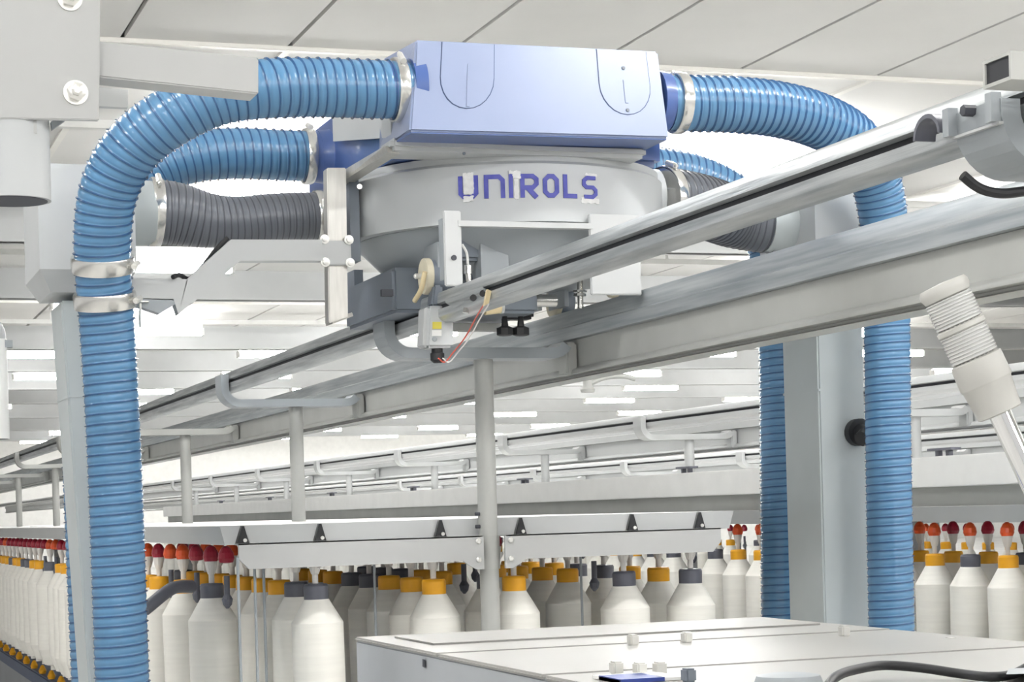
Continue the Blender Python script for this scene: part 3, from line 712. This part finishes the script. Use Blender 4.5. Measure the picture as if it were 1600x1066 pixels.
# bent square arm reaching to the left hose
ya_ = 5.74
def sq_arm(mb, pts, y, h=.062, w=.05):
    n = len(pts); V2 = [Vector((p.x, p.z)) for p in pts]; A, B = [], []
    for i in range(n):
        if i == 0: d = (V2[1]-V2[0]).normalized(); nn = Vector((-d.y, d.x)); k = 1
        elif i == n-1: d = (V2[-1]-V2[-2]).normalized(); nn = Vector((-d.y, d.x)); k = 1
        else:
            d1 = (V2[i]-V2[i-1]).normalized(); d2 = (V2[i+1]-V2[i]).normalized(); n1 = Vector((-d1.y, d1.x)); n2 = Vector((-d2.y, d2.x)); nn = (n1+n2).normalized(); k = 1/max(.4, nn.dot(n1))
        A.append(V2[i]+nn*h/2*k); B.append(V2[i]-nn*h/2*k)
    for i in range(n-1):
        mb.hexa([(A[i].x, y, A[i].y), (A[i+1].x, y, A[i+1].y), (B[i+1].x, y, B[i+1].y), (B[i].x, y, B[i].y)],
                [(A[i].x, y+w, A[i].y), (A[i+1].x, y+w, A[i+1].y), (B[i+1].x, y+w, B[i+1].y), (B[i].x, y+w, B[i].y)])
    return mb
am = sq_arm(MB(), [at(504, 391, Y=ya_), at(368, 391, Y=ya_), at(289, 462, Y=ya_)], ya_).build('hose_arm', 'lgrey', tc)
sq_arm(MB(), [at(302, 450, Y=ya_), at(286, 464, Y=ya_), at(282, 452, Y=ya_), at(206, 450, Y=ya_)], ya_-.002, .058).build('arm_end', 'lgrey', tc)
MB().hexa([at(205, 475, Y=ya_), at(250, 490, Y=ya_), at(282, 470, Y=ya_), at(205, 466, Y=ya_)], [v+Vector((0, .05, 0)) for v in (at(205, 475, Y=ya_), at(250, 490, Y=ya_), at(282, 470, Y=ya_), at(205, 466, Y=ya_))]).build('arm_gusset', 'mgrey', tc)
MB().tube([at(270, 433, Y=5.72), at(280, 430, Y=5.74), at(296, 436, Y=5.77), at(318, 415, Y=5.80), at(338, 390, Y=5.82), at(356, 372, Y=5.82)], .007, 10).build('arm_cable', 'black', tc)
MB().box(at(216, 470, Y=5.72), at(230, 474, Y=5.75)).build('arm_bolt', 'zinc', tc)
MB().cyl(at(219, 474, Y=5.735), at(219, 512, Y=5.735), .004, 8).build('arm_pin', 'zinc', tc)
# lettering on the drum
def drum_hit(px, py):
    d = ray(px, py); ox, oy = -DC.x, -DC.y
    a = d.x*d.x+d.y*d.y; b = 2*(ox*d.x+oy*d.y); c = ox*ox+oy*oy-DR*DR
    t = (-b-math.sqrt(b*b-4*a*c))/(2*a); p = d*t
    return math.atan2(p.x-DC.x, -(p.y-DC.y)), p.z
f0, z0 = drum_hit(717, 313); f1, z1 = drum_hit(934, 316)
_, ztx = drum_hit(717, 276)
TW = (f1-f0)*DR; TH = ztx-z0
def stroke(path, t, closed=False):
    pts = [Vector(p) for p in path]; n = len(pts); A, B = [], []
    for i in range(n):
        a = pts[i-1] if (i or closed) else None; b = pts[(i+1) % n] if (i < n-1 or closed) else None
        ds = []
        if a is not None: ds.append((pts[i]-a).normalized())
        if b is not None: ds.append((b-pts[i]).normalized())
        ns = [Vector((-d.y, d.x)) for d in ds]
        nn = sum(ns, Vector((0, 0))).normalized(); k = 1/max(.5, nn.dot(ns[0]))
        A.append(pts[i]+nn*t/2*k); B.append(pts[i]-nn*t/2*k)
    return [(A[i], A[(i+1) % n], B[(i+1) % n], B[i]) for i in range(n if closed else n-1)]
def rr_(x0, y0, x1, y1, c): return [(x0+c, y0), (x1-c, y0), (x1, y0+c), (x1, y1-c), (x1-c, y1), (x0+c, y1), (x0, y1-c), (x0, y0+c)]
SW = .0130; h = TH
def s_(a): return a
t2 = SW/2
GL = {  # x start, x end in fractions of the width
 'U': (.0, .139), 'N': (.178, .322), 'I': (.352, .372), 'R': (.425, .553), 'O': (.582, .697), 'L': (.728, .846), 'S': (.872, .997)}
def dr_pt(u, z, out): f = f0+u/DR; return (DC.x+(DR+out)*math.sin(f), DC.y-(DR+out)*math.cos(f), z)
for L_, (a, b) in GL.items():
    x0, x1 = a*TW+t2, b*TW-t2; y0, y1 = t2, h-t2; c = .011; w = x1-x0
    if L_ == 'U': S = stroke([(x0, h), (x0, y0+c), (x0+c, y0), (x1-c, y0), (x1, y0+c), (x1, h)], SW)
    elif L_ == 'N': S = stroke([(x0, 0), (x0, y1), (x1-c, y1), (x1, y1-c), (x1, 0)], SW)
    elif L_ == 'I': S = stroke([((x0+x1)/2, 0), ((x0+x1)/2, h)], SW*.95)
    elif L_ == 'R': S = stroke([(x0, 0), (x0, y1), (x1-c, y1), (x1, y1-c*.8), (x1, h*.48+c*.6), (x1-c, h*.42), (x0, h*.42)], SW)+stroke([(x0+w*.35, h*.42), (x1, 0)], SW*1.1)
    elif L_ == 'O': S = stroke(rr_(x0, y0, x1, y1, c), SW, True)
    elif L_ == 'L': S = stroke([(x0, h), (x0, y0), (x1, y0)], SW)
    else: S = stroke([(x1, y1), (x0+c, y1), (x0, y1-c*.8), (x0, h*.5+c*.7), (x0+c*.8, h*.5), (x1-c*.8, h*.5), (x1, h*.5-c*.7), (x1, y0+c*.8), (x1-c, y0), (x0, y0)], SW*.88)
    mb = MB()
    for qd in S:
        mb.add([dr_pt(p_.x, z0+p_.y, .0005) for p_ in qd]+[dr_pt(p_.x, z0+p_.y, .0035) for p_ in qd], [(0,1,2,3),(7,6,5,4),(0,4,5,1),(1,5,6,2),(2,6,7,3),(3,7,4,0)])
    mb.build('letter', 'ink', drum)
def peel(x0, x1, y0, y1, out=.0042, seed=1):
    rn = random.Random(seed); pts = []
    for i in range(8): pts.append((x0+(x1-x0)*i/8, y0+rn.uniform(-.002, .002)))
    for i in range(8): pts.append((x1+rn.uniform(-.0015, .0015), y0+(y1-y0)*i/8))
    for i in range(8): pts.append((x1-(x1-x0)*i/8, y1+rn.uniform(-.002, .002)))
    for i in range(8): pts.append((x0+rn.uniform(-.0015, .0015), y1-(y1-y0)*i/8))
    MB().prism(pts, lambda u, z: dr_pt(u, z0+z, .0004), lambda u, z: dr_pt(u, z0+z, out)).build('film_remnant', 'peel', drum)
peel(.037*TW, .108*TW, h*.22, h*1.12, seed=3); peel(.035*TW, .105*TW, -.006, h*.14, out=.0041, seed=4)
peel(.375*TW, .43*TW, h*.80, h*1.12, seed=5); peel(.385*TW, .415*TW, -.004, h*.8, seed=6, out=.002); peel(.352*TW, .43*TW, h*1.0, h*1.13, seed=8)
peel(.865*TW, 1.01*TW, -.012, .004, out=.0018, seed=9); peel(.90*TW, .995*TW, h*.97, h*1.1, out=.0018, seed=10)

# trolley device under the front wheel
dv = empty('trolley_sensor', at(687, 545, Y=5.60), 'small grey box with a yellow label hanging at the rail below the front wheel', 'sensor box')
yv = 5.56
def quadY(pts, y, th): 
    a = [at(px, py, Y=y) for px, py in pts]; return a, [v+Vector((0, th, 0)) for v in a]
MB().hexa(*quadY([(667, 544), (709, 543), (709, 477), (669, 478)], yv, .07)).build('housing', 'grey', dv, bevel=.008)
MB().hexa(*quadY([(661, 540), (667, 544), (669, 480), (663, 482)], yv+.01, .06)).build('side_plate', 'lgrey', dv, bevel=.002)
MB().hexa(*quadY([(676, 514), (690, 514), (690, 503), (676, 503)], yv-.002, .003)).build('label', 'yel', dv, label='yellow label')
MB().hexa(*quadY([(675, 525), (690, 525), (690, 516), (675, 516)], yv-.002, .003)).build('label', 'white', dv, label='white label')
MB().lathe([(.008, 0), (.006, .003)], at(679, 530, Y=yv), (0, -1, 0), 10).build('screw', 'mgrey', dv)
g0 = at(683, 545, Y=yv+.03)
MB().lathe([(.017, 0), (.017, .012), (.021, .014), (.021, .034), (.012, .042)], g0, (0, 0, -1), 14).build('cable_gland', 'black', dv)
MB().hexa(*quadY([(674, 478), (694, 478), (692, 445), (678, 445)], yv+.01, .05)).build('hanger_block', 'dgrey', dv, bevel=.006)
# current collector arm in the rail
cl = empty('current_collector', at(745, 470, Y=5.2), 'shiny metal collector clip with dark screws pushed into the slotted rail', 'collector clip')
MB().hexa([at(697, 474, Y=5.45), at(712, 483, Y=5.40), at(770, 462, Y=5.1), at(757, 455, Y=5.1)], [v+Vector((0, .02, .014)) for v in (at(697, 474, Y=5.45), at(712, 483, Y=5.40), at(770, 462, Y=5.1), at(757, 455, Y=5.1))]).build('clip_arm', 'galv', cl)
for (px, py) in ((739, 466), (754, 459)):
    MB().lathe([(.009, 0), (.009, .012)], at(px, py, Y=5.12), (-.2, -1, 0), 12).build('screw', 'black', cl)
MB().cyl(at(729, 482, Y=5.3), at(727, 489, Y=5.3), .009, 10).build('clip_nut', 'chrome', cl)
MB().hexa(*quadY([(757, 478), (764, 474), (768, 455), (762, 452)], 5.08, .015)).build('clip_end', 'tan', cl)
for (nm, off, mt, lb) in (('lead_wire', 0, 'red', 'thin red wire drooping from the collector clip to below the labelled box'), ('lead_wire', 7, 'white', 'thin white wire drooping beside the red one below the labelled box')):
    o = MB().tube([at(757+off, 474, Y=5.12), at(742+off, 500, Y=5.3), at(727+off, 527, Y=5.42), at(709+off, 550, Y=5.52), at(694+off, 566, Y=5.57), at(685+off, 560, Y=5.55)], .0022, 6).build(nm, mt)
    tag(o, lb, 'wire')

# ================================================================== FOREGROUND
# bolted plate with square bar and round tube, top left
fp = empty('support_frame', (.4, 4.0, .79), 'grey bolted plate with square bar and round tube in the top left corner', 'support')
A_ = [at(-60, 184, Y=4.0), at(155, 188, Y=4.0), at(157, -30, Y=4.0), at(-60, -40, Y=4.0)]
MB().hexa(A_, [v+Vector((0, .014, 0)) for v in A_]).build('plate', 'frame', fp, bevel=.002)
zp = at(100, -30, Y=4.0).z
MB().box((A_[0].x+.0, 4.014, zp-.3), (A_[1].x-.12, 4.09, ZC)).build('hanger_column', 'frame', fp)
bx0, bx1 = at(159, 67, Y=4.03), at(404, 90, Y=4.03); by0, by1 = at(159, 121, Y=4.03), at(404, 147, Y=4.03)
MB().hexa([by0-Vector((.12, 0, -.008)), by1, bx1, bx0-Vector((.12, 0, -.01))], [v+Vector((0, .075, 0)) for v in (by0-Vector((.12, 0, -.008)), by1, bx1, bx0-Vector((.12, 0, -.01)))]).build('square_bar', 'frame', fp, bevel=.003)
MB().hexa(*quadY([(150, 166), (200, 168), (200, 140), (150, 136)], 4.3, .02)).build('rear_lug', 'lgrey', fp)
for (px, py) in ((118, 145), (109, -2)):
    a_ = at(px, py, Y=4.0)
    wv = MB().lathe([(.0245, 0), (.0245, .004), (.015, .0045)], a_, (0, -1, 0), 28).build('washer', 'zinc', fp)
    MB().lathe([(.018, .004), (.019, .018), (.016, .02), (.011, .021), (.011, .028), (.007, .031)], a_, (0, -1, 0), 6 if py > 0 else 6).build('nut', 'zinc', wv)
t0, t1 = at(20, 312, Y=4.06), at(22, 182, Y=4.06)
rt = MB()
rt.lathe([(.077, 0), (.077, t1.z-t0.z)], (t0.x, 4.08, t0.z), (0, 0, 1), 40)
rt.build('round_tube', 'grey', fp)
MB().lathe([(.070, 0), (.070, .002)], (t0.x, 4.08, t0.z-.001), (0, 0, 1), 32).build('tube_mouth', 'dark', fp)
MB().hexa(*quadY([(82, 202), (102, 188), (86, 186), (80, 190)], 4.06, .02)).build('small_clip', 'mgrey', fp)
# hanging pipe at the left edge
hp = empty('hanging_pipe', at(4, 685, Y=7.0), 'pale vertical pipe with an elbow cut by the left edge', 'pipe')
q0, q1 = at(2, 686, Y=7.0), at(-2, 530, Y=7.0)
MB().cyl(q0, (q0.x, q0.y, q1.z), .028, 22).build('pipe', 'white', hp)
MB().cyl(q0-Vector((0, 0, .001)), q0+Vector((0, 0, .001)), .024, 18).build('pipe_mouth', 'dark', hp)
MB().tube([(q0.x, q0.y, q1.z-.01), (q0.x-.005, q0.y, q1.z+.03), (q0.x-.03, q0.y, q1.z+.06), (q0.x-.10, q0.y, q1.z+.08), (q0.x-.13, q0.y, q1.z+.2), (q0.x-.13, q0.y, ZC)], .026, 16).build('elbow', 'lgrey', hp)
MB().box((q0.x+.01, q0.y-.02, q1.z-.03), (q0.x+.045, q0.y+.02, q1.z-.005)).build('lug', 'mgrey', hp)

# end cabinet in the foreground
zc0 = -.278
cb0, cb1 = at(535, 996, Z=zc0), at(1190, 984, Z=zc0)
YBK = 4.4; xA = at(556, 993, Y=YBK).x; xB = at(1190, 984, Y=YBK).x
cab = empty('end_cabinet', ((xA+xB)/2, 3.2, -H), 'cream-topped grey machine end cabinet filling the bottom of the picture', 'cabinet')
MB().box((xA, 1.6, -H), (xA+.02, YBK, zc0-.009)).build('side_panel', 'cabside', cab, bevel=.003)
MB().box((xA+.02, 1.6, -H), (3.0, 3.4, zc0-.0305)).box((xA+.02, 3.4, -H), (xB, YBK-.01, zc0-.03)).build('carcass', 'cabside', cab)
lids = ((xA, xB, 3.775, YBK, 0), (xA, xB, 3.17, 3.765, -.001), (xA, 2.35, 1.6, 3.16, -.002))
for i, (a, b, c, d, e) in enumerate(lids):
    MB().box((a-.004, c, zc0-.009+e), (b, d, zc0+e)).build('lid', 'cream', cab, bevel=.004)
MB().box((xB+.006, 1.6, zc0-.05), (3.0, 3.5, zc0-.022)).build('lid', 'cream', cab, bevel=.004)
MB().box((xA+.06, 4.0, zc0), (xB-.05, 4.3, zc0+.004)).build('cover_sheet', 'cream', cab, bevel=.002)
MB().hexa(*[[at(px, py, X=xA-.004+k*.004) for px, py in ((660, 1042), (664, 1044), (664, 1031), (660, 1030))] for k in (0, 1)]).build('key_slot', 'dark', cab)
def peg(px, py, z=zc0, w=.018, hh=.02, mt='zinc'):
    p = at(px, py, Z=z)
    MB().box(p+Vector((-w/2, -w*.7, -.002)), p+Vector((w/2, w*.7, hh))).build('latch_peg', mt, cab, bevel=.003)
for px, py in ((989, 1007), (1073, 1003), (963, 1052), (1000, 1054), (1031, 1053)): peg(px, py)
peg(1319, 993); peg(1486, 1012, zc0-.02)
peg(1076, 1064, mt='dgrey')
pl0, pl1 = at(925, 1059, Z=zc0), at(1052, 1058, Z=zc0)
lb = MB().box((pl0.x, pl0.y-.12, zc0-.001), (pl1.x, pl0.y, zc0+.004)).build('name_strip', 'white', cab)
MB().box((pl0.x-.0, pl0.y-.125, zc0-.001), (pl0.x+.075, pl0.y-.03, zc0+.0055)).build('strip_front', 'label_blue', lb)
rd = at(1232, 1072, Z=zc0)
o = MB().lathe([(.05, 0), (.052, .006), (.048, .016), (.03, .019)], (rd.x, rd.y, zc0), (0, 0, 1), 32).build('round_knob', 'mgrey'); tag(o, 'flat round grey knob on the cabinet top at the bottom edge', 'knob')
zc1 = zc0+.008
cbp = [at(1290, 1078, Z=zc1), at(1306, 1058, Z=zc1+.01), at(1340, 1046, Z=zc1+.012), at(1385, 1040, Z=zc1+.012), at(1440, 1044, Z=zc1+.008), at(1500, 1053, Z=zc1), at(1550, 1058, Z=zc1), at(1582, 1054, Z=zc1), at(1612, 1040, Z=zc1+.01), at(1660, 1030, Z=zc1+.005)]
tag(MB().tube(cbp, .0075, 12).build('power_cable', 'black'), 'black cable curving across the cabinet top at lower right', 'cable')
o = MB().hexa(*[[at(px, py, Z=zc0+k*.02) for px, py in ((1572, 1054), (1640, 1052), (1640, 1042), (1576, 1045))] for k in (0, 1)]).build('cable_saddle', 'mgrey'); tag(o, 'grey saddle holding the black cable at the right edge', 'cable clip')
# soft white cloth on the back right of the cabinet
cl_ = MB(); g = []
for i in range(13):
    for j in range(7):
        u, v = i/12, j/6
        hgt = .02*math.sin(u*math.pi)**.7*(.6+.4*math.sin(v*3+u*7))*math.sin(v*math.pi)
        g.append((2.22+u*.5, 3.3+v*.17+.01*math.sin(u*9), zc0-.021+max(0, hgt)))
cl_.add(g, [(i*7+j, (i+1)*7+j, (i+1)*7+j+1, i*7+j+1) for i in range(12) for j in range(6)])
tag(cl_.build('white_cloth', 'white'), 'crumpled white cloth lying on the right back edge of the cabinet', 'cloth')

# signal tower, leaning
DS = 2.9
A = at(1474, 450, D=DS); Bp = at(1562, 645, D=DS)
ax = (Bp-A).normalized(); Ln = (Bp-A).length
st = empty('signal_tower', at(1640, 800, D=DS), 'leaning clear ribbed signal lamp on a chrome pole at the right', 'signal lamp')
def sl(prof, name, mt, n=36, par=None): return MB().lathe(prof, A, ax, n).build(name, mt, par or st)
sl([(.004, -.008), (.034, -.006), (.0375, 0), (.0375, .006), (.034, .014), (.030, .016)], 'lamp_cap', 'lampcap')
def lens(z0_, z1_):
    prof = [(.028, z0_)]
    k = int((z1_-z0_)/.0045)
    for i in range(k):
        zz = z0_+(z1_-z0_)*i/k; prof += [(.0355, zz+.0006), (.0355, zz+.0024), (.0335, zz+.003)]
    prof.append((.028, z1_))
    l = sl(prof, 'lens', 'lens', 40)
    rb_ = MB(); u = ax.orthogonal().normalized(); w = ax.cross(u)
    for q in range(26):
        th = 2*math.pi*q/26; c = A+(u*math.cos(th)+w*math.sin(th))*.0305
        rb_.cyl(c+ax*z0_, c+ax*z1_, .0016, 5)
    rb_.build('lens_ribs', 'lampcap', l)
    sl([(.012, z0_), (.012, z1_)], 'inner_tube', 'white', 16, l)
lens(.016, .058); sl([(.034, .058), (.0365, .06), (.0365, .066), (.034, .068)], 'lens_ring', 'lampcap'); lens(.068, .112)
sl([(.034, .112), (.0385, .114), (.0395, .15), (.0385, .152), (.037, .154), (.033, .198), (.03, .2)], 'lamp_base', 'lampcap')
MB().cyl(A+ax*.198, A+ax*.60, .0165, 24).build('pole', 'chrome', st)
MB().lathe([(.03, 0), (.03, .03)], A+ax*.60, ax, 20).build('pole_foot', 'dgrey', st)
# small sprinkler pipe bits under the ceiling behind the drum
for (px, py, Y, lb) in ((918, 604, 12.5, 'small grey camera-like fitting under the beam near the picture centre'),):
    p = at(px, py, Y=Y)
    r = empty('beam_fitting', p, lb, 'fitting')
    MB().lathe([(.045, 0), (.05, .02), (.03, .05), (.03, .11)], p+Vector((0, 0, -.04)), (0, 0, 1), 14).build('body', 'post', r)
    MB().tube([p+Vector((.02, 0, .02)), at(945, 590, Y=Y), at(975, 588, Y=Y), at(992, 592, Y=Y)], .018, 10).build('arm', 'post', r)
